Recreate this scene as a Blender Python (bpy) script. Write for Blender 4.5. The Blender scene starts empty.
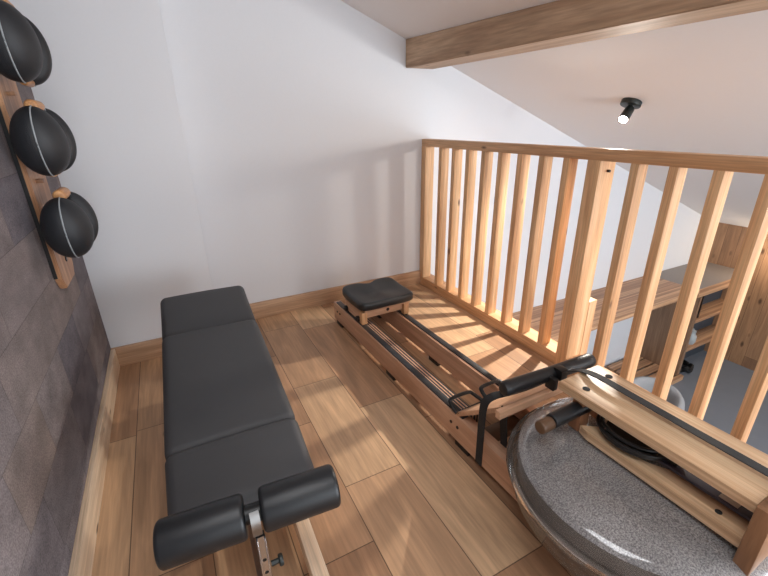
import bpy, bmesh, math, random
from mathutils import Vector, Matrix
random.seed(7)
sc = bpy.context.scene
COL = sc.collection
PI = math.pi

# ------------------------------------------------------------------ materials
def lin(c):
    r = []
    for v in c:
        v = v / 255.0
        r.append(v / 12.92 if v <= 0.04045 else ((v + 0.055) / 1.055) ** 2.4)
    return (r[0], r[1], r[2], 1.0)

def new_mat(name):
    m = bpy.data.materials.new(name)
    m.use_nodes = True
    nt = m.node_tree
    b = nt.nodes['Principled BSDF']
    return m, nt, b

def N(nt, t, **kw):
    n = nt.nodes.new(t)
    for k, v in kw.items():
        setattr(n, k, v)
    return n

def plain(name, col, rough=0.5, metal=0.0, coat=0.0, bump=0.0, bscale=200.0, var=0.0, spec=0.5):
    m, nt, b = new_mat(name)
    b.inputs['Base Color'].default_value = lin(col)
    b.inputs['Roughness'].default_value = rough
    b.inputs['Metallic'].default_value = metal
    b.inputs['Coat Weight'].default_value = coat
    b.inputs['Specular IOR Level'].default_value = spec
    if bump or var:
        tc = N(nt, 'ShaderNodeTexCoord')
        no = N(nt, 'ShaderNodeTexNoise')
        no.inputs['Scale'].default_value = bscale
        no.inputs['Detail'].default_value = 4
        nt.links.new(tc.outputs['Object'], no.inputs['Vector'])
        if bump:
            bp = N(nt, 'ShaderNodeBump')
            bp.inputs['Strength'].default_value = bump
            bp.inputs['Distance'].default_value = 0.002
            nt.links.new(no.outputs['Fac'], bp.inputs['Height'])
            nt.links.new(bp.outputs['Normal'], b.inputs['Normal'])
        if var:
            mx = N(nt, 'ShaderNodeMix', data_type='RGBA')
            c = lin(col)
            mx.inputs['A'].default_value = (c[0]*(1-var), c[1]*(1-var), c[2]*(1-var), 1)
            mx.inputs['B'].default_value = (c[0]*(1+var), c[1]*(1+var), c[2]*(1+var), 1)
            nt.links.new(no.outputs['Fac'], mx.inputs['Factor'])
            nt.links.new(mx.outputs['Result'], b.inputs['Base Color'])
    return m

def wood(name, c1, c2, c3=None, axis=1, across=22.0, along=1.2, rough=0.5, knots=0.0, fine=0.25, rnd=0.12, kcol=(70, 42, 26), kscale=(9, 3.2)):
    """procedural board wood: grain runs along the object's local axis (0 x, 1 y, 2 z)"""
    m, nt, b = new_mat(name)
    L = nt.links.new
    tc = N(nt, 'ShaderNodeTexCoord')
    oi = N(nt, 'ShaderNodeObjectInfo')
    sh = N(nt, 'ShaderNodeVectorMath', operation='SCALE')
    cb = N(nt, 'ShaderNodeCombineXYZ')
    for k in range(3):
        cb.inputs[k].default_value = (7.3, 3.1, 5.7)[k]
    L(cb.outputs[0], sh.inputs[0]); L(oi.outputs['Random'], sh.inputs['Scale'])
    ad = N(nt, 'ShaderNodeVectorMath', operation='ADD')
    L(tc.outputs['Object'], ad.inputs[0]); L(sh.outputs[0], ad.inputs[1])
    def mapped(ac, al):
        mp = N(nt, 'ShaderNodeMapping')
        s = [ac, ac, ac]; s[axis] = al
        mp.inputs['Scale'].default_value = s
        L(ad.outputs[0], mp.inputs['Vector'])
        return mp
    n1 = N(nt, 'ShaderNodeTexNoise')
    n1.inputs['Scale'].default_value = 1.0; n1.inputs['Detail'].default_value = 5
    n1.inputs['Distortion'].default_value = 0.9
    L(mapped(across, along).outputs[0], n1.inputs['Vector'])
    n2 = N(nt, 'ShaderNodeTexNoise')
    n2.inputs['Scale'].default_value = 1.0; n2.inputs['Detail'].default_value = 3
    L(mapped(across * 9, along * 5).outputs[0], n2.inputs['Vector'])
    rp = N(nt, 'ShaderNodeValToRGB')
    e = rp.color_ramp.elements
    e[0].position = 0.33; e[0].color = lin(c1)
    e[1].position = 0.68; e[1].color = lin(c2)
    if c3:
        x = e.new(0.5); x.color = lin(c3)
    L(n1.outputs['Fac'], rp.inputs['Fac'])
    mx = N(nt, 'ShaderNodeMix', data_type='RGBA', blend_type='MULTIPLY')
    r2 = N(nt, 'ShaderNodeMapRange')
    r2.inputs['From Min'].default_value = 0.3; r2.inputs['From Max'].default_value = 0.7
    r2.inputs['To Min'].default_value = 1 - fine; r2.inputs['To Max'].default_value = 1.0 + fine * 0.3
    L(n2.outputs['Fac'], r2.inputs['Value'])
    mx.inputs['Factor'].default_value = 1.0
    L(rp.outputs['Color'], mx.inputs['A']); L(r2.outputs[0], mx.inputs['B'])
    out = mx.outputs['Result']
    if knots > 0:
        vo = N(nt, 'ShaderNodeTexVoronoi')
        vo.inputs['Scale'].default_value = 1.0
        L(mapped(*kscale).outputs[0], vo.inputs['Vector'])
        kr = N(nt, 'ShaderNodeMapRange')
        kr.inputs['From Min'].default_value = knots * 0.45; kr.inputs['From Max'].default_value = knots
        kr.inputs['To Min'].default_value = 0.85; kr.inputs['To Max'].default_value = 0.0
        L(vo.outputs['Distance'], kr.inputs['Value'])
        mk = N(nt, 'ShaderNodeMix', data_type='RGBA')
        mk.inputs['B'].default_value = lin(kcol)
        L(kr.outputs[0], mk.inputs['Factor']); L(out, mk.inputs['A'])
        out = mk.outputs['Result']
    if rnd:
        hv = N(nt, 'ShaderNodeHueSaturation')
        rr = N(nt, 'ShaderNodeMapRange')
        rr.inputs['To Min'].default_value = 1 - rnd; rr.inputs['To Max'].default_value = 1 + rnd
        L(oi.outputs['Random'], rr.inputs['Value']); L(rr.outputs[0], hv.inputs['Value'])
        L(out, hv.inputs['Color']); out = hv.outputs['Color']
    L(out, b.inputs['Base Color'])
    b.inputs['Roughness'].default_value = rough
    bp = N(nt, 'ShaderNodeBump'); bp.inputs['Strength'].default_value = 0.15; bp.inputs['Distance'].default_value = 0.001
    L(n2.outputs['Fac'], bp.inputs['Height']); L(bp.outputs['Normal'], b.inputs['Normal'])
    return m

def tiles(name, axu, axv, wu, lv, offu, cols, rough, joint, jw, grain=None, knot=0.0, fabric=False, speclev=0.5, minl=0.55, jdark=(40, 26, 18), kn_s=6):
    """boards or tiles laid in columns: column index along axu (width wu), boards of length about lv along axv,
    each with a tone of its own"""
    m, nt, b = new_mat(name)
    L = nt.links.new
    def M(op, a, bb=None):
        n = N(nt, 'ShaderNodeMath', operation=op)
        for i, v in enumerate((a, bb)):
            if v is None: continue
            if isinstance(v, (int, float)): n.inputs[i].default_value = v
            else: L(v, n.inputs[i])
        return n.outputs[0]
    tc = N(nt, 'ShaderNodeTexCoord')
    sp = N(nt, 'ShaderNodeSeparateXYZ'); L(tc.outputs['Object'], sp.inputs[0])
    u = M('DIVIDE', M('SUBTRACT', sp.outputs[axu], offu), wu)
    iu = M('FLOOR', u); fu = M('SUBTRACT', u, iu)
    wn = N(nt, 'ShaderNodeTexWhiteNoise', noise_dimensions='1D'); L(iu, wn.inputs['W'])
    # every column has its own board length and shift
    ln = M('MULTIPLY', M('ADD', M('MULTIPLY', wn.outputs['Value'], 1 - minl), minl), lv)
    v = M('DIVIDE', M('ADD', sp.outputs[axv], M('MULTIPLY', wn.outputs['Value'], 13.7)), ln)
    iv = M('FLOOR', v); fv = M('SUBTRACT', v, iv)
    cb = N(nt, 'ShaderNodeCombineXYZ'); L(iu, cb.inputs[0]); L(iv, cb.inputs[1])
    w2 = N(nt, 'ShaderNodeTexWhiteNoise', noise_dimensions='3D'); L(cb.outputs[0], w2.inputs['Vector'])
    rp = N(nt, 'ShaderNodeValToRGB')
    e = rp.color_ramp.elements
    e[0].position = 0.0; e[0].color = lin(cols[0]); e[1].position = 1.0; e[1].color = lin(cols[-1])
    for i, c in enumerate(cols[1:-1]):
        x = e.new((i + 1) / (len(cols) - 1)); x.color = lin(c)
    L(w2.outputs['Value'], rp.inputs['Fac'])
    out = rp.outputs['Color']
    # grain with an offset per board
    sc1 = N(nt, 'ShaderNodeVectorMath', operation='SCALE'); L(w2.outputs['Color'], sc1.inputs[0]); sc1.inputs['Scale'].default_value = 9.0
    ad = N(nt, 'ShaderNodeVectorMath', operation='ADD'); L(tc.outputs['Object'], ad.inputs[0]); L(sc1.outputs[0], ad.inputs[1])
    def noise(su, sv, detail, dist=0.0):
        mp = N(nt, 'ShaderNodeMapping'); s = [su, su, su]; s[axv] = sv
        mp.inputs['Scale'].default_value = s; L(ad.outputs[0], mp.inputs['Vector'])
        n = N(nt, 'ShaderNodeTexNoise'); n.inputs['Scale'].default_value = 1; n.inputs['Detail'].default_value = detail
        n.inputs['Distortion'].default_value = dist
        L(mp.outputs[0], n.inputs['Vector']); return n.outputs['Fac'], mp
    if fabric:
        f1, _ = noise(14, 9, 5); f2, _ = noise(260, 260, 2)
        lo1, hi1, lo2, hi2 = 0.82, 1.2, 0.72, 1.25
    else:
        f1, _ = noise(13, 1.6, 6, 1.6); f2, _ = noise(120, 5, 3)
        lo1, hi1, lo2, hi2 = 0.80, 1.16, 0.86, 1.08
    for f, lo, hi in ((f1, lo1, hi1), (f2, lo2, hi2)):
        r = N(nt, 'ShaderNodeMapRange'); r.inputs['From Min'].default_value = 0.32; r.inputs['From Max'].default_value = 0.68
        r.inputs['To Min'].default_value = lo; r.inputs['To Max'].default_value = hi; L(f, r.inputs['Value'])
        mx = N(nt, 'ShaderNodeMix', data_type='RGBA', blend_type='MULTIPLY'); mx.inputs['Factor'].default_value = 1
        L(out, mx.inputs['A']); L(r.outputs[0], mx.inputs['B']); out = mx.outputs['Result']
    if knot:
        mp = N(nt, 'ShaderNodeMapping'); s = [kn_s, kn_s, kn_s]; s[axv] = kn_s * .45; mp.inputs['Scale'].default_value = s
        L(ad.outputs[0], mp.inputs['Vector'])
        vo = N(nt, 'ShaderNodeTexVoronoi'); vo.inputs['Scale'].default_value = 1; L(mp.outputs[0], vo.inputs['Vector'])
        kr = N(nt, 'ShaderNodeMapRange'); kr.inputs['From Min'].default_value = knot * .4; kr.inputs['From Max'].default_value = knot
        kr.inputs['To Min'].default_value = .8; kr.inputs['To Max'].default_value = 0; L(vo.outputs['Distance'], kr.inputs['Value'])
        mk = N(nt, 'ShaderNodeMix', data_type='RGBA'); mk.inputs['B'].default_value = lin((62, 38, 24))
        L(kr.outputs[0], mk.inputs['Factor']); L(out, mk.inputs['A']); out = mk.outputs['Result']
    # joints
    du = M('MULTIPLY', M('MINIMUM', fu, M('SUBTRACT', 1.0, fu)), wu)
    dv = M('MULTIPLY', M('MINIMUM', fv, M('SUBTRACT', 1.0, fv)), ln)
    d = M('LESS_THAN', M('MINIMUM', du, dv), jw)
    mj = N(nt, 'ShaderNodeMix', data_type='RGBA'); mj.inputs['B'].default_value = lin(jdark)
    L(M('MULTIPLY', d, joint), mj.inputs['Factor']); L(out, mj.inputs['A'])
    L(mj.outputs['Result'], b.inputs['Base Color'])
    b.inputs['Roughness'].default_value = rough
    b.inputs['Specular IOR Level'].default_value = speclev
    bp = N(nt, 'ShaderNodeBump'); bp.inputs['Strength'].default_value = 0.2; bp.inputs['Distance'].default_value = 0.001
    L(f2, bp.inputs['Height']); L(bp.outputs['Normal'], b.inputs['Normal'])
    return m

MAT = {}
MAT['floor'] = tiles('oak floor boards', 0, 1, 0.2225, 1.05, 0.585,
                     [(148, 110, 82), (188, 150, 116), (160, 122, 92), (202, 166, 130), (174, 134, 101)], 0.42, 0.75, 0.0016, knot=0.075)
MAT['carpet'] = tiles('grey brown textile tiles', 2, 1, 0.18, 0.52, 0.16,
                      [(116, 110, 112), (132, 122, 120), (108, 103, 108), (124, 117, 119), (130, 118, 113)], 0.95, 0.45, 0.0012, fabric=True, speclev=0.1, minl=0.5, jdark=(60, 54, 54))
MAT['woodwall'] = tiles('vertical pine planks', 1, 2, 0.14, 9.0, 0.0,
                        [(150, 112, 80), (172, 132, 98), (138, 102, 76), (162, 122, 90)], 0.55, 0.6, 0.002, knot=0.2, minl=1.0, kn_s=9)
MAT['wall'] = plain('white painted plaster', (223, 225, 229), 0.85, bump=0.08, bscale=90, var=0.015)
MAT['ceiling'] = plain('white painted ceiling', (236, 233, 232), 0.9, bump=0.05, bscale=60, var=0.01)
MAT['floorgrey'] = plain('blue grey lower floor', (116, 122, 131), 0.6, var=0.08, bscale=6)
MAT['pine_z'] = wood('pine upright', (206, 156, 112), (234, 194, 150), (222, 176, 130), axis=2, knots=0.10, rough=0.5)
MAT['pine_y'] = wood('pine rail', (202, 152, 108), (232, 188, 144), (218, 170, 126), axis=1, knots=0.10, rough=0.5)
MAT['beam'] = wood('spruce beam', (182, 146, 116), (216, 182, 150), (198, 164, 132), axis=1, across=11, along=.9, knots=0.09, rough=0.6, kscale=(6, 2.2))
MAT['base_y'] = wood('oak skirting', (216, 186, 154), (242, 218, 190), (230, 202, 172), axis=1, knots=0.09, rough=0.5)
MAT['base_x'] = wood('oak skirting x', (182, 144, 112), (214, 178, 144), (198, 160, 128), axis=0, knots=0.10, rough=0.5)
MAT['rower_y'] = wood('reddish ash rail', (188, 144, 114), (220, 178, 146), (206, 160, 130), axis=1, across=18, rough=0.38, fine=0.15)
MAT['rower_x'] = wood('reddish ash crosswise', (192, 150, 118), (224, 184, 150), (210, 166, 134), axis=0, across=18, rough=0.4, fine=0.15)
MAT['rower_z'] = wood('brown ash upright', (136, 92, 62), (176, 128, 92), (156, 108, 76), axis=2, across=16, along=2.0, rough=0.4, fine=0.2)
MAT['deck'] = wood('striped ash deck', (190, 150, 114), (230, 198, 160), (214, 176, 138), axis=1, across=48, along=.8, rough=0.4, fine=0.2, rnd=0.03)
MAT['leather'] = plain('matt black leatherette', (64, 64, 66), 0.55, bump=0.25, bscale=900, spec=0.4)
MAT['rubber'] = plain('black foam rubber', (27, 29, 32), 0.38, bump=0.15, bscale=1200, spec=0.5)
MAT['bag'] = plain('black grained leather', (34, 36, 40), 0.5, bump=0.4, bscale=500, spec=0.5)
MAT['piping'] = plain('grey piping cord', (150, 156, 160), 0.6)
MAT['black'] = plain('black plastic', (20, 20, 21), 0.4)
MAT['track'] = plain('black track', (34, 36, 40), 0.35)
MAT['strap'] = plain('black webbing strap', (32, 33, 35), 0.8, bump=0.5, bscale=1500)
MAT['belt'] = plain('charcoal pull strap', (56, 57, 58), 0.75, bump=0.4, bscale=1500)
MAT['chrome'] = plain('polished steel', (205, 207, 210), 0.18, metal=1.0)
MAT['steel'] = plain('satin steel', (150, 148, 146), 0.35, metal=1.0)
MAT['dark_metal'] = plain('dark grey lacquered metal', (44, 48, 46), 0.4, metal=0.3)
MAT['seatblack'] = plain('moulded black seat', (30, 32, 34), 0.36, bump=0.1, bscale=800)
MAT['knob'] = wood('turned oak handle', (176, 122, 76), (214, 160, 108), axis=1, across=30, along=3, rough=0.4)
MAT['rackwood'] = wood('walnut oak rack', (150, 106, 76), (196, 150, 112), (172, 126, 92), axis=2, across=18, along=2, rough=0.45, fine=.25)
MAT['shelfwood'] = wood('brown cabinet board', (118, 90, 68), (150, 120, 94), (134, 104, 80), axis=2, across=20, rough=0.5)
MAT['topwood'] = wood('striped brown worktop', (146, 104, 76), (222, 178, 138), (184, 140, 106), axis=0, across=22, along=.35, rough=0.45, rnd=0.0)
MAT['topgrey'] = plain('grey stone top', (140, 132, 126), 0.45, var=0.06, bscale=20)
MAT['darkblue'] = plain('dark slate board', (64, 70, 78), 0.7)
MAT['chair'] = plain('light grey woven upholstery', (160, 161, 163), 0.95, bump=0.5, bscale=400, var=0.06)
MAT['jar'] = plain('pale grey ceramic', (170, 176, 178), 0.3)
MAT['dark_wood'] = plain('dark brown turned wood', (96, 70, 50), .35)
MAT['cushion'] = plain('charcoal seat cushion', (58, 60, 64), .95, bump=.4, bscale=400)
MAT['panel'] = wood('dark brown ash panel', (112, 78, 54), (156, 114, 82), (134, 96, 68), axis=2, across=16, along=2.0, rough=0.4, fine=0.2, rnd=0)
MAT['paper'] = plain('pale metal plate', (196, 186, 172), 0.45)
MAT['beltpulley'] = plain('violet grey belt', (74, 72, 86), 0.45)

def lens_mat():
    m, nt, b = new_mat('lit lamp lens')
    b.inputs['Emission Color'].default_value = (1.0, 0.93, 0.82, 1)
    b.inputs['Emission Strength'].default_value = 40
    return m
MAT['lens'] = lens_mat()

def tank_mat(name, speck):
    m, nt, b = new_mat(name)
    L = nt.links.new
    out = nt.nodes['Material Output']
    tc = N(nt, 'ShaderNodeTexCoord')
    no = N(nt, 'ShaderNodeTexNoise'); no.inputs['Scale'].default_value = 300 if speck else 14; no.inputs['Detail'].default_value = 2
    L(tc.outputs['Object'], no.inputs['Vector'])
    n2 = N(nt, 'ShaderNodeTexNoise'); n2.inputs['Scale'].default_value = 5; n2.inputs['Detail'].default_value = 3
    L(tc.outputs['Object'], n2.inputs['Vector'])
    rp = N(nt, 'ShaderNodeValToRGB'); e = rp.color_ramp.elements
    if speck:
        e[0].position = .36; e[0].color = lin((112, 109, 110)); e[1].position = .66; e[1].color = lin((172, 169, 167))
    else:
        e[0].position = .3; e[0].color = lin((150, 138, 128)); e[1].position = .7; e[1].color = lin((176, 164, 154))
    L(no.outputs['Fac'], rp.inputs['Fac'])
    L(rp.outputs['Color'], b.inputs['Base Color'])
    b.inputs['Roughness'].default_value = 0.09
    b.inputs['Specular IOR Level'].default_value = 0.6
    tr = N(nt, 'ShaderNodeBsdfTransparent'); tr.inputs['Color'].default_value = (.93, .93, .93, 1)
    mx = N(nt, 'ShaderNodeMixShader')
    r = N(nt, 'ShaderNodeMapRange'); r.inputs['From Min'].default_value = .35; r.inputs['From Max'].default_value = .65
    r.inputs['To Min'].default_value = (.66 if speck else .15); r.inputs['To Max'].default_value = (.94 if speck else .27)
    L(n2.outputs['Fac'], r.inputs['Value'])
    L(r.outputs[0], mx.inputs[0]); L(tr.outputs[0], mx.inputs[1]); L(b.outputs[0], mx.inputs[2])
    # clear gloss on top of everything
    gl = N(nt, 'ShaderNodeBsdfGlossy'); gl.inputs['Roughness'].default_value = 0.05
    fr = N(nt, 'ShaderNodeFresnel'); fr.inputs['IOR'].default_value = 1.45
    m2 = N(nt, 'ShaderNodeMixShader')
    L(fr.outputs[0], m2.inputs[0]); L(mx.outputs[0], m2.inputs[1]); L(gl.outputs[0], m2.inputs[2])
    L(m2.outputs[0], out.inputs['Surface'])
    return m
MAT['tank_speck'] = tank_mat('speckled wet tank top', True)
MAT['tank_clear'] = tank_mat('clear tank shell', False)
MAT['water'] = plain('tank water', (112, 106, 102), 0.08, spec=0.5)

# ------------------------------------------------------------------ mesh helpers
def link(name, bm, mat, parent=None, smooth=True, angle=40):
    me = bpy.data.meshes.new(name)
    bmesh.ops.recalc_face_normals(bm, faces=bm.faces)
    bm.to_mesh(me); bm.free()
    mats = mat if isinstance(mat, (list, tuple)) else [mat]
    for k in mats: me.materials.append(MAT[k])
    if smooth:
        me.polygons.foreach_set('use_smooth', [True] * len(me.polygons))
        me.set_sharp_from_angle(angle=math.radians(angle))
    o = bpy.data.objects.new(name, me)
    COL.objects.link(o)
    if parent: o.parent = parent
    return o

def add_box(bm, x0, x1, y0, y1, z0, z1, bev=0.0, seg=2, M=None):
    b2 = bmesh.new()
    bmesh.ops.create_cube(b2, size=1.0)
    for v in b2.verts:
        v.co = Vector(((x0 + x1) / 2 + v.co.x * (x1 - x0), (y0 + y1) / 2 + v.co.y * (y1 - y0), (z0 + z1) / 2 + v.co.z * (z1 - z0)))
    if bev: bmesh.ops.bevel(b2, geom=list(b2.edges), offset=bev, segments=seg, affect='EDGES', profile=0.6)
    if M: bmesh.ops.transform(b2, matrix=M, verts=b2.verts)
    merge(bm, b2)

def merge(bm, b2):
    mp = {}
    for v in b2.verts: mp[v] = bm.verts.new(v.co)
    for f in b2.faces:
        try:
            nf = bm.faces.new([mp[v] for v in f.verts]); nf.material_index = f.material_index
        except ValueError: pass
    b2.free()

def box(name, mat, x0, x1, y0, y1, z0, z1, parent=None, bev=0.002, seg=2, M=None):
    bm = bmesh.new(); add_box(bm, x0, x1, y0, y1, z0, z1, bev, seg, M)
    return link(name, bm, mat, parent)

def add_cyl(bm, p0, p1, r0, r1=None, seg=24, bev=0.0, bseg=3):
    p0 = Vector(p0); p1 = Vector(p1); r1 = r0 if r1 is None else r1
    d = p1 - p0; ln = d.length
    prof = [(0.0, 0.0)]
    if bev:
        for i in range(bseg + 1):
            a = i / bseg * PI / 2
            prof.append((r0 - bev + bev * math.sin(a), bev - bev * math.cos(a)))
        for i in range(bseg + 1):
            a = i / bseg * PI / 2
            prof.append((r1 - bev + bev * math.cos(a), ln - bev + bev * math.sin(a)))
    else: prof += [(r0, 0.0), (r1, ln)]
    prof.append((0.0, ln))
    q = Vector((0, 0, 1)).rotation_difference(d.normalized()).to_matrix().to_4x4()
    add_lathe(bm, prof, seg, Matrix.Translation(p0) @ q)

def add_lathe(bm, prof, seg=32, M=None, mi=None):
    rings = []
    for (r, z) in prof:
        if r <= 1e-6: rings.append([bm.verts.new((0, 0, z))])
        else: rings.append([bm.verts.new((r * math.cos(2 * PI * k / seg), r * math.sin(2 * PI * k / seg), z)) for k in range(seg)])
    new = []
    for i in range(len(rings) - 1):
        a, b = rings[i], rings[i + 1]
        for k in range(seg):
            k2 = (k + 1) % seg
            if len(a) == 1 and len(b) == 1: continue
            if len(a) == 1: f = bm.faces.new((a[0], b[k2], b[k]))
            elif len(b) == 1: f = bm.faces.new((a[k], a[k2], b[0]))
            else: f = bm.faces.new((a[k], a[k2], b[k2], b[k]))
            if mi: f.material_index = mi[i]
            new.append(f)
    if M:
        vs = [v for r in rings for v in r]
        bmesh.ops.transform(bm, matrix=M, verts=vs)
    return new

def add_tube(bm, pts, r, seg=10, ry=None, closed=False, up=(0, 0, 1)):
    """sweep an ellipse (r, ry) along points; ry measured along the up direction"""
    pts = [Vector(p) for p in pts]; n = len(pts); ry = ry or r
    rings = []
    for i, p in enumerate(pts):
        if closed: t = (pts[(i + 1) % n] - pts[i - 1]).normalized()
        else: t = (pts[min(i + 1, n - 1)] - pts[max(i - 1, 0)]).normalized()
        u = Vector(up) - t * t.dot(Vector(up))
        if u.length < 1e-4: u = Vector((1, 0, 0)) - t * t.x
        u.normalize(); s = t.cross(u)
        rings.append([bm.verts.new(p + s * (r * math.cos(2 * PI * k / seg)) + u * (ry * math.sin(2 * PI * k / seg))) for k in range(seg)])
    for i in range(n if closed else n - 1):
        a, b = rings[i], rings[(i + 1) % n]
        for k in range(seg): bm.faces.new((a[k], a[(k + 1) % seg], b[(k + 1) % seg], b[k]))
    if not closed:
        bm.faces.new(rings[0][::-1]); bm.faces.new(rings[-1])

def smooth_pts(pts, n=6):
    pts = [Vector(p) for p in pts]; out = []
    for i in range(len(pts) - 1):
        p0 = pts[max(i - 1, 0)]; p1 = pts[i]; p2 = pts[i + 1]; p3 = pts[min(i + 2, len(pts) - 1)]
        for k in range(n):
            t = k / n
            out.append(0.5 * ((2 * p1) + (p2 - p0) * t + (2 * p0 - 5 * p1 + 4 * p2 - p3) * t * t + (3 * p1 - p0 - 3 * p2 + p3) * t ** 3))
    out.append(pts[-1]); return out

def add_band(bm, pts, wdir, w, th):
    """flat webbing: width w along wdir, thickness th, following pts"""
    pts = [Vector(p) for p in pts]; wd = Vector(wdir).normalized(); rings = []
    for i, p in enumerate(pts):
        t = (pts[min(i + 1, len(pts) - 1)] - pts[max(i - 1, 0)]).normalized()
        nn = t.cross(wd).normalized()
        rings.append([bm.verts.new(p + wd * a * w / 2 + nn * b * th / 2) for a, b in ((-1, -1), (1, -1), (1, 1), (-1, 1))])
    for i in range(len(rings) - 1):
        a, b = rings[i], rings[i + 1]
        for k in range(4): bm.faces.new((a[k], a[(k + 1) % 4], b[(k + 1) % 4], b[k]))
    bm.faces.new(rings[0][::-1]); bm.faces.new(rings[-1])

def add_prism(bm, poly, axis, a0, a1, bev=0.0):
    """extrude a 2D polygon along axis; poly gives the other two coordinates in order"""
    def P(p, a):
        c = [0, 0, 0]; o = [i for i in range(3) if i != axis]
        c[o[0]], c[o[1]] = p; c[axis] = a; return c
    b2 = bmesh.new()
    A = [b2.verts.new(P(p, a0)) for p in poly]; B = [b2.verts.new(P(p, a1)) for p in poly]
    b2.faces.new(A); b2.faces.new(B[::-1])
    for i in range(len(poly)):
        j = (i + 1) % len(poly); b2.faces.new((A[i], A[j], B[j], B[i]))
    bmesh.ops.recalc_face_normals(b2, faces=b2.faces)
    if bev: bmesh.ops.bevel(b2, geom=list(b2.edges), offset=bev, segments=2, affect='EDGES')
    merge(bm, b2)

def thing(name, label, cat, loc=(0, 0, 0), rz=0.0, group=None):
    o = bpy.data.objects.new(name, None); COL.objects.link(o)
    o.empty_display_size = 0.1
    o.location = loc; o.rotation_euler = (0, 0, rz); o['label'] = label; o['category'] = cat
    if group: o['group'] = group
    return o

def tag(o, label, cat, group=None):
    o['label'] = label; o['category'] = cat
    if group: o['group'] = group
    return o

def struct(o, label=None, cat=None):
    o['kind'] = 'structure'
    if label: o['label'] = label
    if cat: o['category'] = cat
    return o

# ------------------------------------------------------------------ room shell
YB = 2.57; YS = 2.345; XL = -0.42; XW = 5.85; ZL = -1.66; XR = 1.633; YN = -2.2
def ceil_z(x): return 1.834 - 0.385 * (x - 1.069)

struct(box('floor', 'floor', XL - 0.1, 1.74, YN, YB, -0.22, 0.0, bev=0), 'oak plank floor of the gallery under the bench and rowing machine', 'floor')
struct(box('floor_lower', 'floorgrey', XL - .1, XW + .1, YN, YB, ZL - 0.1, ZL, bev=0), 'blue grey floor of the lower room below the railing', 'floor')
struct(box('light_block_front', 'wall', XL - .1, XW + .1, YN - .1, YN, ZL, -0.24, bev=0), 'unseen white wall added below the viewer to keep daylight out of the lower room', 'wall')  # unseen, added to block ambient light from the lower room
struct(box('light_block_side', 'wall', XL - .1, XL, YN, YB + .1, ZL, -0.22, bev=0), 'unseen white side wall added under the gallery to keep out stray light', 'wall')  # unseen, added to stop light entering from under the gallery
struct(box('wall_left', 'carpet', XL - 0.1, XL, YN, YS, 0.0, 2.5, bev=0), 'left wall clad in grey brown textile tiles', 'wall')
bm = bmesh.new()
add_prism(bm, [(0.12, ZL), (XW, ZL), (XW, ceil_z(XW) + .02), (0.12, ceil_z(0.12) + .02)], 1, YB, YB + 0.1)
struct(link('wall_back', bm, 'wall', smooth=False), 'smooth white back wall behind the rowing machine and shelf', 'wall')
struct(box('wall_corner', 'wall', XL - .1, 0.12, YS, YB + 0.1, 0, 2.5, bev=0.003), 'white projecting wall section between tiled wall and back wall', 'wall')
struct(box('wall_right', 'woodwall', XW, XW + 0.1, YN, YB, ZL, 0.06, bev=0), 'far right wall of vertical knotty wooden planks', 'wall')
bm = bmesh.new()
add_prism(bm, [(XL - .1, ceil_z(XL - .1)), (XW + .1, ceil_z(XW + .1)), (XW + .1, ceil_z(XW + .1) + .1), (XL - .1, ceil_z(XL - .1) + .1)], 1, YN, YB + .1)
struct(link('ceiling', bm, 'ceiling', smooth=False), 'sloping white ceiling above the gallery and void', 'ceiling')
struct(box('baseboard_left', 'base_y', XL, XL + 0.02, YN, YS - 0.02, 0, 0.11, bev=0.003), 'pale oak skirting under the tiled left wall', 'baseboard')
struct(box('baseboard_corner', 'base_x', XL + 0.0, 0.12, YS - 0.02, YS, 0, 0.11, bev=0.003), 'oak skirting behind the head of the bench', 'baseboard')
struct(box('baseboard_back', 'base_x', 0.12, XR + .01, YB - 0.02, YB, 0, 0.11, bev=0.003), 'oak skirting along the white back wall', 'baseboard')
struct(box('trim_1', 'pine_y', 1.74, 1.765, YN, YB, -0.24, 0.0, bev=0.002), 'wooden fascia along the gallery floor edge', 'trim')

# ceiling beam
bm = bmesh.new()
bx = lambda y: 1.498 + (2.57 - y) * 0.055
def beam_ring(y):
    x0 = bx(y); zb = 1.507
    return [(x0, y, zb), (x0 + .21, y, zb), (x0 + .21, y, ceil_z(x0 + .21) - .0005), (x0, y, ceil_z(x0) - .0005)]
A = [bm.verts.new(p) for p in beam_ring(2.568)]; B = [bm.verts.new(p) for p in beam_ring(YN + .02)]
bm.faces.new(A); bm.faces.new(B[::-1])
for i in range(4): bm.faces.new((A[i], A[(i + 1) % 4], B[(i + 1) % 4], B[i]))
bmesh.ops.recalc_face_normals(bm, faces=bm.faces)
bmesh.ops.bevel(bm, geom=list(bm.edges), offset=0.004, segments=2, affect='EDGES')
tag(link('ceiling_beam', bm, 'beam', smooth=False), 'heavy knotty wooden beam running under the sloping white ceiling', 'beam')

# ------------------------------------------------------------------ railing
rail = thing('railing', 'pine balustrade with square balusters guarding the gallery edge', 'railing', (XR + .03, 1.2, 0))
def R_(x): return x - (XR + .03)
def RY(y): return y - 1.2
box('top_rail', 'pine_y', R_(XR), R_(XR + .075), RY(-0.6), RY(YB - .001), 1.028, 1.075, rail, bev=0.003)
box('bottom_rail', 'pine_y', R_(XR), R_(XR + .1), RY(-0.6), RY(YB - .001), 0.0, 0.065, rail, bev=0.003)
ys = [2.362, 2.219, 2.078, 1.936, 1.798, 1.654, 1.510, 1.366, 1.043, 0.898, 0.754, 0.614]
y = 0.614
while y > -0.4:
    y -= 0.1425; ys.append(round(y, 3))
first = None
for y in ys:
    if first is None:
        bm = bmesh.new(); add_box(bm, R_(XR + .002), R_(XR + .062), -0.034, 0, 0.064, 1.029, 0.002)
        first = link('baluster', bm, 'pine_z', rail); o = first
    else:
        o = first.copy(); COL.objects.link(o); o.parent = rail
    o.location = (0, RY(y), 0)
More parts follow.
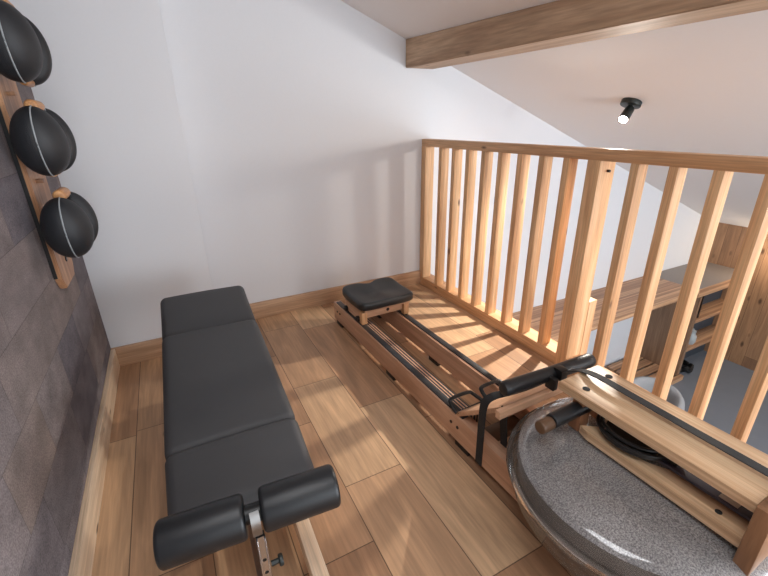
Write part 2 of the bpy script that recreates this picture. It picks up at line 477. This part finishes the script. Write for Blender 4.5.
box('post', 'pine_z', R_(XR - .0015), R_(XR + .1), RY(1.236 - .064), RY(1.236), 0.0, 1.029, rail, bev=0.003)
box('post', 'pine_z', R_(XR - .0015), R_(XR + .07), RY(YB - .055), RY(YB - .0015), 0.0, 1.029, rail, bev=0.003)
box('post_block', 'pine_z', R_(XR + .1), R_(XR + .155), RY(1.236 - .066), RY(1.236 - .004), -0.2, 0.36, rail, bev=0.003)
bm = bmesh.new(); add_cyl(bm, (R_(XR + .05), RY(1.17), .985), (R_(XR + .05), RY(1.158), .985), .006, seg=10)
link('screw', bm, 'black', rail)

# ------------------------------------------------------------------ ceiling spotlight
SX, SY = 2.504, 1.668; SZ = ceil_z(SX)
sp = thing('ceiling_spotlight', 'small dark ceiling spotlight with lit lens on the sloping ceiling', 'spotlight', (SX, SY, SZ))
nrm = Vector((-0.385, 0, -1)).normalized()
bm = bmesh.new(); add_cyl(bm, nrm * 0.0, nrm * 0.028, .056, seg=40, bev=.004); link('base', bm, 'dark_metal', sp)
hd = Vector((-1.11, -0.34, -0.78)).normalized()
h0 = nrm * 0.045 + Vector((.012, .0, 0)); h1 = h0 + hd * 0.108
bm = bmesh.new(); add_cyl(bm, nrm * 0.02, h0 + hd * .02, .012, seg=16); link('arm', bm, 'dark_metal', sp)
bm = bmesh.new()
q = Vector((0, 0, 1)).rotation_difference(hd).to_matrix().to_4x4()
add_lathe(bm, [(0, 0), (.020, 0), (.026, .006), (.0285, .105), (.0255, .105), (.0255, .099)], 28, Matrix.Translation(h0) @ q)
head = link('lamp_head', bm, 'dark_metal', sp)
bm = bmesh.new(); add_lathe(bm, [(0, .103), (.018, .102), (.0253, .099)], 28, Matrix.Translation(h0) @ q); link('lens', bm, 'lens', head)

# ------------------------------------------------------------------ wall rack with swing weights
RKX = XL; RKY = 1.885
rack = thing('weight_rack', 'tall narrow oak rack board on the textile wall holding the black weights', 'rack', (RKX, RKY, 0.64))
bm = bmesh.new()
hw = .115
add_prism(bm, [(-hw + .03, 0), (hw - .03, 0), (hw, .045), (hw, 1.12), (-hw, 1.12), (-hw, .045)], 0, .001, .024, .003)
link('board', bm, 'rackwood', rack)
box('backing_strip', 'black', 0.0005, .012, -hw - .004, -hw - .0005, .05, 1.12, rack, bev=0)
bm = bmesh.new(); add_cyl(bm, (.024, .02, .085), (.027, .02, .085), .011, seg=16); link('bolt', bm, 'black', rack)
def pad_bm(sgn):
    """one half of a swing weight: a puffed oval pad with a flatter inner face, piping side outwards"""
    bm = bmesh.new()
    bmesh.ops.create_uvsphere(bm, u_segments=40, v_segments=26, radius=1.0)
    for v in bm.verts:
        x, y, z = v.co
        yy = y * (0.082 if y * sgn > 0 else 0.03)
        taper = 1.0 - 0.10 * z
        # soft wrinkles on the inner side
        wr = 0.0025 * math.sin(z * 26) * max(0, -y * sgn)
        v.co = Vector((x * 0.069 * (1.03 - .05 * z), yy + sgn * 0.0 + wr, z * 0.104))
    return bm
ZC = [1.424, 1.153, 0.878]
LBL = ['black leather swing weight topmost on the wall rack, cut by the picture edge',
       'black leather swing weight in the middle of the three on the wall rack',
       'lowest black leather swing weight on the wall rack, nearest the bench']
proto = None
def build_weight():
    t = thing('swing_weight', LBL[0], 'weight', (0, 0, 0), 0, 'black swing weights on the rack')
    for s in (-1, 1):
        p = link('pad', pad_bm(s), 'bag', t); p.location = (0.0, s * 0.066, 0); p.rotation_euler = (s * -0.10, 0, 0)
        bm = bmesh.new(); pts = []
        for i in range(25):
            a = -PI / 2 * .97 + PI * .97 * i / 24
            pts.append((.006, s * 0.083 * math.cos(a), .1045 * math.sin(a)))
        add_tube(bm, pts, .0022, 8); link('piping', bm, 'piping', p)
    bm = bmesh.new()
    add_cyl(bm, (0, -.052, .104), (0, .052, .104), .019, seg=20, bev=.008)
    h = link('handle', bm, 'knob', t)
    bm = bmesh.new(); add_cyl(bm, (.012, .03, .1), (.012, .06, .086), .007, seg=12, bev=.002); link('rivet', bm, 'chrome', h)
    bm = bmesh.new(); add_cyl(bm, (0, -.045, -.098), (0, .045, -.098), .012, seg=16, bev=.005); link('lower_handle', bm, 'knob', t)
    return t
proto = build_weight()
def copy_tree(o, parent=None):
    c = o.copy(); COL.objects.link(c)
    if parent: c.parent = parent
    for ch in [k for k in bpy.data.objects if k.parent == o]: copy_tree(ch, c)
    return c
for i, z in enumerate(ZC):
    o = proto if i == 0 else copy_tree(proto)
    o.location = (RKX + 0.0965, 1.775, z); o['label'] = LBL[i]
for z in ZC:
    bm = bmesh.new(); add_box(bm, .022, .044, -.045, -.015, z - .63 + .128, z - .63 + .140, .001); link('peg', bm, 'rackwood', rack)

# ------------------------------------------------------------------ exercise bench
bench = thing('exercise_bench', 'long black padded exercise bench with foot rollers beside the textile wall', 'bench', (0.042, 1.25, 0), -0.022)
def pad(name, y0, z0, y1, z1, w, th, ext=0.0):
    """padded slab between (y0,z0) far and (y1,z1) near, top surface through those points"""
    ln = math.hypot(y0 - y1, z0 - z1); ang = math.atan2(z0 - z1, y0 - y1)
    b2 = bmesh.new()
    nx, ny = 18, 24
    bmesh.ops.create_cube(b2, size=1.0)
    for v in b2.verts: v.co = Vector((v.co.x * w, v.co.y * ln, v.co.z * th - th / 2))
    bmesh.ops.bevel(b2, geom=list(b2.edges), offset=0.026, segments=6, affect='EDGES', profile=0.5)
    bmesh.ops.subdivide_edges(b2, edges=[e for e in b2.edges if e.calc_length() > .1], cuts=12, use_grid_fill=True)
    for v in b2.verts:   # a gently crowned top
        if v.co.z > -th * .4:
            fx = max(0, 1 - (2 * v.co.x / w) ** 2); fy = max(0, 1 - (2 * v.co.y / ln) ** 4)
            v.co.z += 0.011 * fx * fy
    M = Matrix.Translation((0, (y0 + y1) / 2 - 1.25, (z0 + z1) / 2)) @ Matrix.Rotation(ang, 4, 'X')
    bmesh.ops.transform(b2, matrix=M, verts=b2.verts)
    return link(name, b2, 'leather', bench)
WB = .35
pad('head_pad', 1.90, .506, 1.592, .452, WB, .07)
pad('back_pad', 1.598, .463, .988, .408, WB, .07)
pad('seat_pad', .994, .413, .785, .362, WB, .06)
for nm, y0, z0, y1, z1 in (('pad_board', 1.88, .43, 1.6, .384), ('pad_board', 1.59, .392, .995, .338), ('pad_board', .985, .345, .84, .312)):
    ln = math.hypot(y0 - y1, z0 - z1); ang = math.atan2(z0 - z1, y0 - y1)
    M = Matrix.Translation((0, (y0 + y1) / 2 - 1.25, (z0 + z1) / 2 - .012)) @ Matrix.Rotation(ang, 4, 'X')
    box(nm, 'rower_y', -.155, .155, -ln / 2, ln / 2, -.011, .011, bench, M=M)
BX = lambda x: x - 0.042
for s in (-1, 1):
    x0, x1 = (.118, .158) if s > 0 else (-.158, -.118)
    box('base_runner', 'base_y', x0, x1, (.66 if s > 0 else 1.02) - 1.25, 1.86 - 1.25, 0.03, 0.10, bench, bev=.004)
    xm = (x0 + x1) / 2
    for y, zt in ((1.74, .44), (1.12, .385)):
        bm = bmesh.new(); add_prism(bm, [(y - .05 - 1.25, .095), (y + .05 - 1.25, .095), (y + .03 - 1.25, zt - .04), (y - .03 - 1.25, zt - .055)], 0, xm - .015, xm + .015, .002)
        link('leg', bm, 'base_y', bench)
    for y in (1.8, 1.07):
        bm = bmesh.new(); add_cyl(bm, (xm, y - 1.25, 0), (xm, y - 1.25, .032), .018, seg=18); link('foot', bm, 'black', bench)
box('cross_bar', 'base_x', -.12, .12, 1.70 - 1.25, 1.74 - 1.25, .04, .10, bench)
box('cross_bar', 'base_x', -.12, .12, 1.06 - 1.25, 1.11 - 1.25, .035, .095, bench)
box('upright_bracket', 'steel', -.012, .020, .66 - 1.25, 1.06 - 1.25, .06, .066, bench)
# foot rollers on a chrome upright
RYC = .697; RZ = .425; RR = .047
rdir = Vector((1, -.075, .022)).normalized()
rc = Vector((.004, RYC - 1.25, RZ))
for s in (-1, 1):
    bm = bmesh.new(); add_cyl(bm, rc + rdir * s * .016, rc + rdir * s * .184, RR, seg=44, bev=.010, bseg=4)
    link('foot_roller', bm, 'rubber', bench)
bm = bmesh.new(); add_cyl(bm, rc - rdir * .02, rc + rdir * .02, .02, seg=20); link('roller_axle', bm, 'black', bench)
bm = bmesh.new(); add_band(bm, [rc + Vector((0, .048 * math.sin(a) * -1, .048 * math.cos(a) + .004)) for a in [i * .13 + .75 for i in range(11)]], (1, 0, 0), .019, .003)
link('axle_cap', bm, 'steel', bench)
MP = Matrix.Translation(rc + Vector((.004, -.036, -.05)))
bm = bmesh.new()
add_box(bm, -.0095, -.0065, -.012, .012, -.36, .02, 0.0008, 1, MP); add_box(bm, .0065, .0095, -.012, .012, -.36, .02, 0.0008, 1, MP); add_box(bm, -.0065, .0065, -.004, .010, -.36, .02, 0, 1, MP)
post = link('upright', bm, 'chrome', bench)
bm = bmesh.new(); c = rc + Vector((.016, -.04, -.12)); add_cyl(bm, c, c + Vector((.018, 0, 0)), .006, seg=12); add_cyl(bm, c + Vector((.016, 0, 0)), c + Vector((.026, 0, 0)), .013, seg=16, bev=.003)
link('adjusting_knob', bm, 'dark_metal', bench)
for k in range(6):
    bm = bmesh.new(); c = rc + Vector((.004, -.0405, -.10 - .04 * k)); add_cyl(bm, c, c + Vector((0, .003, 0)), .0045, seg=10)
    link('height_hole', bm, 'black', post)

# ------------------------------------------------------------------ rowing machine
OX, OY = .985, .70
rower = thing('rowing_machine', 'wooden water rowing machine with round tank lying along the railing', 'rowing machine', (OX, OY, 0), 0.018)
def V(y): return y - OY
for s in (-1, 1):
    a, b = (-.155, -.108) if s < 0 else (.108, .155)
    r = box('rail', 'rower_y', a, b, V(.30), V(2.27), .028, .140, rower, bev=.003)
    ta, tb = (-.147, -.117) if s < 0 else (.120, .150)
    tr = box('track', 'track', ta, tb, V(.99), V(2.24), .139, .146, r, bev=.0015)
    if s < 0:
        for a0, a1, nm, mt, zt in ((-.1075, -.0985, 'shadow_line', 'track', .137), (-.0980, -.0920, 'ledge', 'rower_y', .137), (-.0915, -.0830, 'shadow_line', 'track', .136), (-.0825, -.0765, 'ledge', 'rower_y', .136), (-.0760, -.0690, 'shadow_line', 'track', .136)):
            box(nm, mt, a0, a1, V(.99), V(2.2), .085, zt, r, bev=0)  # the black strips stand in for shadow lines between the ledges
    for yy in (2.17, 2.21, 1.005, 1.045):
        bm = bmesh.new(); x = s * .155; add_cyl(bm, (x, V(yy), .094), (x + s * .003, V(yy), .094), .0065, seg=14); link('bolt', bm, 'black', r)
    for yy in (2.2, 1.55, .98, .42):
        o = box('foot', 'black', a + .004, b - .004, V(yy - .04), V(yy + .04), 0, .0285, rower, bev=.002)
for yy in (2.2, .84):
    box('cross_brace', 'rower_x', -.109, .109, V(yy - .02), V(yy + .02), .035, .11, rower)
# sliding seat
SYC = V(2.0); SXC = .02
bm = bmesh.new()
nu, nv = 36, 28; SW, SD = .175, .15
def seat_pt(u, v):
    # superellipse outline with a notch at the back, contoured top
    x = u * SW; y = v * SD
    return x, y
grid_t = []; 
def seat_top(x, y):
    fx = x / SW; fy = y / SD
    d1 = math.exp(-(((abs(fx) - .45) / .33) ** 2 + ((fy + .05) / .55) ** 2))
    ridge = math.exp(-(fx / .16) ** 2) * (0.5 + .5 * fy)
    return .012 * max(0, fy) ** 2 - .016 * d1 + .002 * ridge
outline = []
for k in range(72):
    a = 2 * PI * k / 72
    ca, sa = math.cos(a), math.sin(a)
    rr = 1 / (abs(ca) ** 8 + abs(sa) ** 8) ** .125
    x = SW * rr * ca; y = SD * rr * sa
    if y > 0: y -= .035 * math.exp(-(x / .045) ** 2)
    outline.append((x, y))
rings = []
levels = [(0.0, .0), (.35, .0), (.65, .0), (.88, .0), (.95, -.001), (.985, -.006), (1.0, -.016), (1.0, -.034), (.985, -.043), (.95, -.046), (.6, -.046)]
for f, dz in levels:
    if f == 0.0: rings.append([bm.verts.new((0, 0, seat_top(0, 0)))]); continue
    ring = []
    for (x, y) in outline:
        ring.append(bm.verts.new((x * f, y * f, (seat_top(x * f, y * f) if dz > -.02 else seat_top(x * f, y * f) * .4) + dz)))
    rings.append(ring)
for i in range(len(rings) - 1):
    a, b = rings[i], rings[i + 1]
    for k in range(72):
        k2 = (k + 1) % 72
        if len(a) == 1: bm.faces.new((a[0], b[k], b[k2]))
        else: bm.faces.new((a[k], b[k], b[k2], a[k2]))
bm.faces.new(rings[-1])
bmesh.ops.transform(bm, matrix=Matrix.Translation((SXC, SYC, .278)), verts=bm.verts)
link('seat', bm, 'seatblack', rower, angle=60)
car = box('seat_carriage', 'rower_x', SXC - .145, SXC + .145, SYC - .13, SYC + .13, .216, .2325, rower)
c2 = SXC
for s in (-1, 1):
    xs = -.128 if s < 0 else .142
    o = box('side_board', 'rower_y', xs - .011, xs + .011, SYC - .085, SYC + .12, .152, .217, car)
    box('leg', 'pine_z', xs - .016, xs + .016, SYC - .13, SYC - .095, .147, .217, car)
    for yy in (-.075, .09):
        bm = bmesh.new(); xw = xs - .018 if s < 0 else xs + .004
        add_cyl(bm, (xw - .008, SYC + yy, .164), (xw + .008, SYC + yy, .164), .018, seg=20, bev=.003)
        add_cyl(bm, (xw - .012, SYC + yy, .164), (xw + .012, SYC + yy, .164), .007, seg=12)
        link('wheel', bm, 'black', car)
fb = box('front_board', 'rower_x', -.113, .127, SYC - .108, SYC - .09, .172, .217, car)
bm = bmesh.new(); add_cyl(bm, (.03, SYC - .109, .196), (.03, SYC - .106, .196), .010, seg=16); link('hole_plug', bm, 'black', fb)
box('axle_bar', 'track', -.128, .142, SYC + .085, SYC + .095, .16, .168, car, bev=0)
# foot board, heel loops and straps
tb = V(.765)
M = Matrix.Translation((0, V(.905), .235)) @ Matrix.Rotation(-math.atan2(.20, .25), 4, 'X')
box('footboard', 'rower_x', -.15, .15, -.155, .155, -.009, .009, rower, bev=.003, M=M)
box('crossbar', 'rower_x', -.208, .13, V(.750), V(.770), .336, .364, rower, bev=.002)
box('bottom_board', 'dark_wood', -.107, .107, V(.66), V(.97), .05, .075, rower, bev=.002)
for s in (-1, 1):
    cx = -.092 if s < 0 else .064
    pts = smooth_pts([(cx - .058, V(1.02), .150), (cx - .056, V(1.06), .168), (cx - .040, V(1.075), .176), (cx + .040, V(1.075), .176), (cx + .056, V(1.06), .170), (cx + .060, V(.96), .172)], 5)
    bm = bmesh.new(); add_tube(bm, pts, .009, 10, ry=.006); link('heel_loop', bm, 'black', rower)
    bm = bmesh.new()
    add_band(bm, [(cx - .058, V(1.015), .153), (cx + .060, V(1.015), .158)], (0, 1, 0), .012, .006); link('heel_bar', bm, 'black', rower)
bm = bmesh.new()
sp_ = smooth_pts([(.06, V(.80), .374), (-.05, V(.795), .378), (-.13, V(.80), .380), (-.180, V(.812), .376), (-.200, V(.825), .352), (-.203, V(.83), .30), (-.200, V(.832), .2), (-.1985, V(.832), .085)], 6)
add_band(bm, sp_, (0, 1, 0), .030, .004)
link('foot_strap', bm, 'strap', rower)
bm = bmesh.new(); add_band(bm, smooth_pts([(-.150, V(.786), .335), (-.135, V(.80), .27), (-.115, V(.81), .19), (-.098, V(.815), .10)], 6), (0, 1, 0), .030, .004); link('foot_strap', bm, 'strap', rower)
# tank
tc_ = Vector((0.0, V(.44), 0))
prof = [(0, .150), (.25, .150), (.295, .165), (.312, .195), (.316, .262), (.320, .268), (.337, .270), (.340, .278), (.337, .286), (.320, .288), (.324, .294), (.318, .308), (.309, .321), (.298, .330), (.280, .339), (.20, .348), (0, .352)]
mi = [1] * 12 + [0] * 4
bm = bmesh.new(); add_lathe(bm, prof, 96, Matrix.Translation(tc_), mi)
tank = link('water_tank', bm, ['tank_speck', 'tank_clear'], rower, angle=50)
bm = bmesh.new(); add_lathe(bm, [(0, .156), (.245, .156), (.288, .17), (.304, .198), (.305, .215), (0, .215)], 72, Matrix.Translation(tc_))
link('water', bm, 'water', tank)
# deck, end panel, lower board
deck = box('deck', 'deck', -.080, .095, V(.187), V(.662), .464, .490, rower, bev=.003)
for xx, yy in ((-.045, .598), (.065, .605)):
    bm = bmesh.new(); add_cyl(bm, (xx, V(yy), .4895), (xx, V(yy), .4915), .010, seg=18); link('screw_hole', bm, 'strap', deck)
box('end_panel', 'panel', -.096, .111, V(.155), V(.186), 0.0, .496, rower, bev=.004)
bm = bmesh.new()
prof2 = []
x_in = -.012; x_out = -.078
pts2 = [(x_out, V(.188)), (x_in, V(.188)), (x_in, V(.36))]
for k in range(9):
    t = k / 8; pts2.append((x_in - .034 * math.sin(t * PI) ** 1, V(.36 + .16 * t)))
pts2 += [(x_in - .01, V(.545)), (x_out + .01, V(.58)), (x_out, V(.55))]
b2 = bmesh.new()
lo = [b2.verts.new((x, y, .362)) for x, y in pts2]; hi = [b2.verts.new((x, y, .386)) for x, y in pts2]
b2.faces.new(lo[::-1]); b2.faces.new(hi)
for i in range(len(pts2)): j = (i + 1) % len(pts2); b2.faces.new((lo[i], lo[j], hi[j], hi[i]))
merge(bm, b2)
lb = link('tank_board', bm, 'deck', rower, smooth=False)
bm = bmesh.new(); add_cyl(bm, (-.045, V(.245), .3858), (-.045, V(.245), .3875), .007, seg=14); link('screw_hole', bm, 'strap', lb)
box('spacer_block', 'rower_z', -.06, -.02, V(.588), V(.622), .352, .465, rower)
box('spacer_block', 'rower_z', .035, .08, V(.588), V(.622), .352, .465, rower)
box('tank_board', 'deck', .03, .09, V(.188), V(.58), .362, .386, rower)
# strap roller under the far end of the deck
bm = bmesh.new(); add_cyl(bm, (-.168, V(.603), .424), (.03, V(.603), .424), .021, seg=26, bev=.004); ro = link('strap_roller', bm, 'rubber', rower)
bm = bmesh.new(); add_cyl(bm, (-.212, V(.603), .420), (-.1675, V(.603), .420), .0185, seg=26, bev=.004); link('roller_end', bm, 'dark_wood', ro)
# pulley, cords and belt in the gap below the deck
bm = bmesh.new()
add_lathe(bm, [(0, 0), (.05, 0), (.068, .004), (.06, .012), (.068, .020), (.05, .024), (0, .024)], 40, Matrix.Translation((.0, V(.47), .395)))
pu = link('pulley', bm, 'black', rower)
bm = bmesh.new()
for dz, rr in ((.0, .072), (.012, .078), (.022, .070)):
    add_tube(bm, [(rr * math.cos(a), V(.47) + rr * math.sin(a) * 1.2, .405 + dz) for a in [2 * PI * k / 32 for k in range(32)]], .005, 8, closed=True)
link('recoil_cord', bm, 'black', rower)
bm = bmesh.new(); add_box(bm, -.022, .016, V(.188), V(.40), .392, .400, .001); bl = link('recoil_belt', bm, 'beltpulley', rower)
bm = bmesh.new(); add_box(bm, -.016, .008, V(.225), V(.262), .400, .402, .0005); link('belt_plate', bm, 'paper', bl)
bm = bmesh.new(); add_cyl(bm, (.0, V(.355), .408), (.0, V(.40), .408), .014, seg=16, bev=.003); link('belt_clamp', bm, 'black', bl)
# handle and pull strap
ha = Vector((-.200, V(.767), .435)); hb = Vector((.195, V(.742), .435))
d = (hb - ha); bm = bmesh.new()
prof = []
ln = d.length
for i in range(41):
    t = i / 40; r = .0235 - .002 * math.cos((t - .5) * PI * 2) * .5
    e = min(t, 1 - t) * ln
    if e < .022: r *= math.sqrt(max(0.0, 1 - ((.022 - e) / .022) ** 2)) 
    prof.append((max(r, 0.0), t * ln))
prof[0] = (0, 0); prof[-1] = (0, ln)
q = Vector((0, 0, 1)).rotation_difference(d.normalized()).to_matrix().to_4x4()
add_lathe(bm, prof, 26, Matrix.Translation(ha) @ q)
hn = link('handle', bm, 'rubber', rower)
mid = (ha + hb) / 2 + Vector((.0, 0, 0))
bm = bmesh.new()
add_box(bm, -.016, .016, -.030, .004, -.012, .026, .005, 2, Matrix.Translation(mid + Vector((.022, -.010, .002))))
add_box(bm, -.010, .010, -.034, .0, -.030, .012, .004, 2, Matrix.Translation(mid + Vector((-.016, -.008, -.004))))
link('handle_clamp', bm, 'black', hn)
bm = bmesh.new()
add_band(bm, smooth_pts([mid + Vector((.02, -.03, .012)), (.022, V(.69), .478), (.014, V(.62), .506), (.012, V(.5), .507), (.010, V(.35), .506), (.008, V(.18), .505), (.008, V(.148), .49), (.008, V(.146), .40)], 5), (1, 0, 0), .024, .003)
link('pull_strap', bm, 'belt', rower)

# ------------------------------------------------------------------ lower room: shelf unit along the back wall
ZT = -.51; YF = 2.02
unit = thing('shelving_unit', 'long built-in wooden worktop with open shelves below the gallery', 'shelving', (4.0, 2.3, ZL))
UX = lambda x: x - 4.0
UY = lambda y: y - 2.3
UZ = lambda z: z - ZL
box('worktop', 'topwood', UX(2.0), UX(4.78), UY(YF), UY(YB - .002), UZ(ZT - .045), UZ(ZT), unit)
box('stone_top', 'topgrey', UX(4.78), UX(XW - .002), UY(YF + .02), UY(YB - .002), UZ(ZT - .02), UZ(ZT), unit)
box('worktop_edge', 'topwood', UX(4.78), UX(XW - .002), UY(YF), UY(YF + .022), UZ(ZT - .09), UZ(ZT - .001), unit)
sp2 = box('side_panel', 'shelfwood', UX(4.86), UX(4.90), UY(YF + .01), UY(YB - .002), 0.0, UZ(ZT - .045), unit)
box('back_board', 'darkblue', UX(4.90), UX(XW - .002), UY(2.24), UY(2.26), 0.0, UZ(ZT - .02), unit)
for z in (-.915, -1.28):
    box('shelf', 'topwood', UX(4.90), UX(XW - .002), UY(YF + .02), UY(2.24), UZ(z - .035), UZ(z), unit)
box('divider', 'black', UX(5.02), UX(5.04), UY(YF + .05), UY(2.24), UZ(-.915), UZ(ZT - .03), unit)
for k in range(4):
    o = box('slat', 'topwood', UX(4.3), UX(4.86), UY(2.08 + .12 * k), UY(2.17 + .12 * k), UZ(-1.61), UZ(-1.585), unit)
for xx in (4.33, 4.78):
    box('slat_bearer', 'shelfwood', UX(xx), UX(xx + .04), UY(2.08), UY(2.53), 0, UZ(-1.61), unit)
box('plinth', 'topwood', UX(4.70), UX(4.92), UY(YF - .03), UY(YF + .009), 0, .06, unit)

jar = thing('jar', 'small pale grey ceramic jar standing on the open shelf', 'jar', (5.10, 2.11, -1.28))
bm = bmesh.new(); add_lathe(bm, [(0, 0), (.04, 0), (.055, .03), (.055, .10), (.035, .13), (.033, .15), (0, .15)], 28); link('body', bm, 'jar', jar)
bm = bmesh.new(); add_lathe(bm, [(0, .15), (.038, .15), (.038, .165), (.012, .172), (.014, .19), (0, .195)], 28); link('lid', bm, 'jar', jar)

# tub chair
ch = thing('tub_chair', 'round light grey upholstered tub chair on the lower floor beyond the railing', 'chair', (3.66, 1.66, ZL), 0.7)
bm = bmesh.new()
rings = []
K = 28
for i in range(K + 1):
    a = math.radians(-150 + 300 * i / K)
    hgt = .52 - .10 * (abs(i / K - .5) * 2) ** 2
    cx, cy = math.cos(a), math.sin(a)
    secs = []
    for k in range(16):
        b = 2 * PI * k / 16
        r = .205 + .042 * math.cos(b)
        z = .36 + (hgt - .52) / 2 + (math.copysign(abs(math.sin(b)) ** .6, math.sin(b))) * ((hgt - .20) / 2)
        secs.append(bm.verts.new((cx * r, cy * r, z - .0)))
    rings.append(secs)
for i in range(K):
    for k in range(16): bm.faces.new((rings[i][k], rings[i][(k + 1) % 16], rings[i + 1][(k + 1) % 16], rings[i + 1][k]))
bm.faces.new(rings[0]); bm.faces.new(rings[-1][::-1])
link('backrest', bm, 'chair', ch, angle=60)
bm = bmesh.new(); add_lathe(bm, [(0, .20), (.14, .20), (.16, .21), (.162, .26), (.15, .29), (.12, .30), (0, .305)], 40); link('seat_cushion', bm, 'cushion', ch, angle=60)
for k in range(4):
    a = PI / 4 + k * PI / 2
    bm = bmesh.new(); add_cyl(bm, (.17 * math.cos(a), .17 * math.sin(a), 0), (.14 * math.cos(a), .14 * math.sin(a), .21), .013, .02, seg=14); link('leg', bm, 'black', ch)

bm = bmesh.new()
pts = [(5.12 + .09 * math.cos(t) * (1 + .25 * math.sin(3 * t)), 2.12 + .09 * math.sin(t), ZL + .03 + .02 * math.sin(5 * t) + .015 * t / 4) for t in [k * 4 * PI / 60 for k in range(61)]]
add_tube(bm, pts, .022, 8)
tag(link('cable_bundle', bm, 'black'), 'small black bundle on the grey floor under the shelves', 'cable')

# ------------------------------------------------------------------ camera
cam = bpy.data.cameras.new('camera'); co = bpy.data.objects.new('camera', cam); COL.objects.link(co)
yaw, pitch, roll, f = 0.47420679772673896, 0.38765650930027706, -0.016255830675194753, 411.1154
fw = Vector((math.sin(yaw) * math.cos(pitch), math.cos(yaw) * math.cos(pitch), -math.sin(pitch)))
r0 = Vector((math.cos(yaw), -math.sin(yaw), 0)); u0 = r0.cross(fw)
rt = math.cos(roll) * r0 + math.sin(roll) * u0; up = -math.sin(roll) * r0 + math.cos(roll) * u0
co.matrix_world = Matrix(((rt.x, up.x, -fw.x, 0), (rt.y, up.y, -fw.y, 0), (rt.z, up.z, -fw.z, 1.2), (0, 0, 0, 1)))
cam.sensor_width = 36; cam.lens = 36 * f / 768; cam.clip_start = 0.02
sc.camera = co

# ------------------------------------------------------------------ light
w = bpy.data.worlds.new('daylight'); sc.world = w; w.use_nodes = True
bg = w.node_tree.nodes['Background']; bg.inputs['Color'].default_value = (0.88, 0.94, 1.0, 1); bg.inputs['Strength'].default_value = 3.0

def lamp(name, typ, loc, energy, color=(1, 1, 1), size=.1, target=None, **kw):
    l = bpy.data.lights.new(name, typ); l.energy = energy; l.color = color
    if typ == 'AREA':
        l.shape = 'RECTANGLE'; l.size = size; l.size_y = kw.pop('size_y', size)
    else: l.shadow_soft_size = size
    for k, v in kw.items(): setattr(l, k, v)
    o = bpy.data.objects.new(name, l); COL.objects.link(o); o.location = loc
    if target is not None:
        o.rotation_euler = (Vector(target) - Vector(loc)).to_track_quat('-Z', 'Y').to_euler()
    return o
tip = Vector((SX, SY, SZ)) + h1 + hd * .02
lamp('spotlight_bulb', 'SPOT', tip, 210, (1.0, .93, .82), .014, target=(1.55, 1.36, 0), spot_size=math.radians(92), spot_blend=1.0)
lamp('spotlight_spill', 'SPOT', tip, 20, (1.0, .92, .82), .03, target=(1.2, 1.6, .2), spot_size=math.radians(170), spot_blend=.6)
# unseen area light added as assumed daylight entering the void from the camera side
lamp('assumed_daylight', 'AREA', (3.0, -2.1, .6), 130, (.84, .92, 1.0), 2.6, target=(3.0, 2.5, .3), size_y=1.2)
# unseen soft fill added overhead to brighten the gallery floor and bench
lamp('gallery_fill', 'AREA', (.25, .1, 2.08), 21, (.97, .98, 1.0), .9, target=(.3, .35, 0), size_y=.9)
# unseen downlight, assumed from the warm glow on the plank wall
lamp('assumed_downlight', 'POINT', (5.66, 1.74, -.2), 9, (1.0, .84, .64), .04)
# unseen point fill added over the void to brighten the near baluster sides
lamp('void_fill', 'POINT', (2.55, -.75, 1.1), 42, (1.0, .98, .95), .06)

vs = sc.view_settings
sc.display_settings.display_device = 'sRGB'
vs.view_transform = 'Standard'; vs.look = 'None'; vs.gamma = 1.0; vs.exposure = -0.23; vs.use_curve_mapping = False
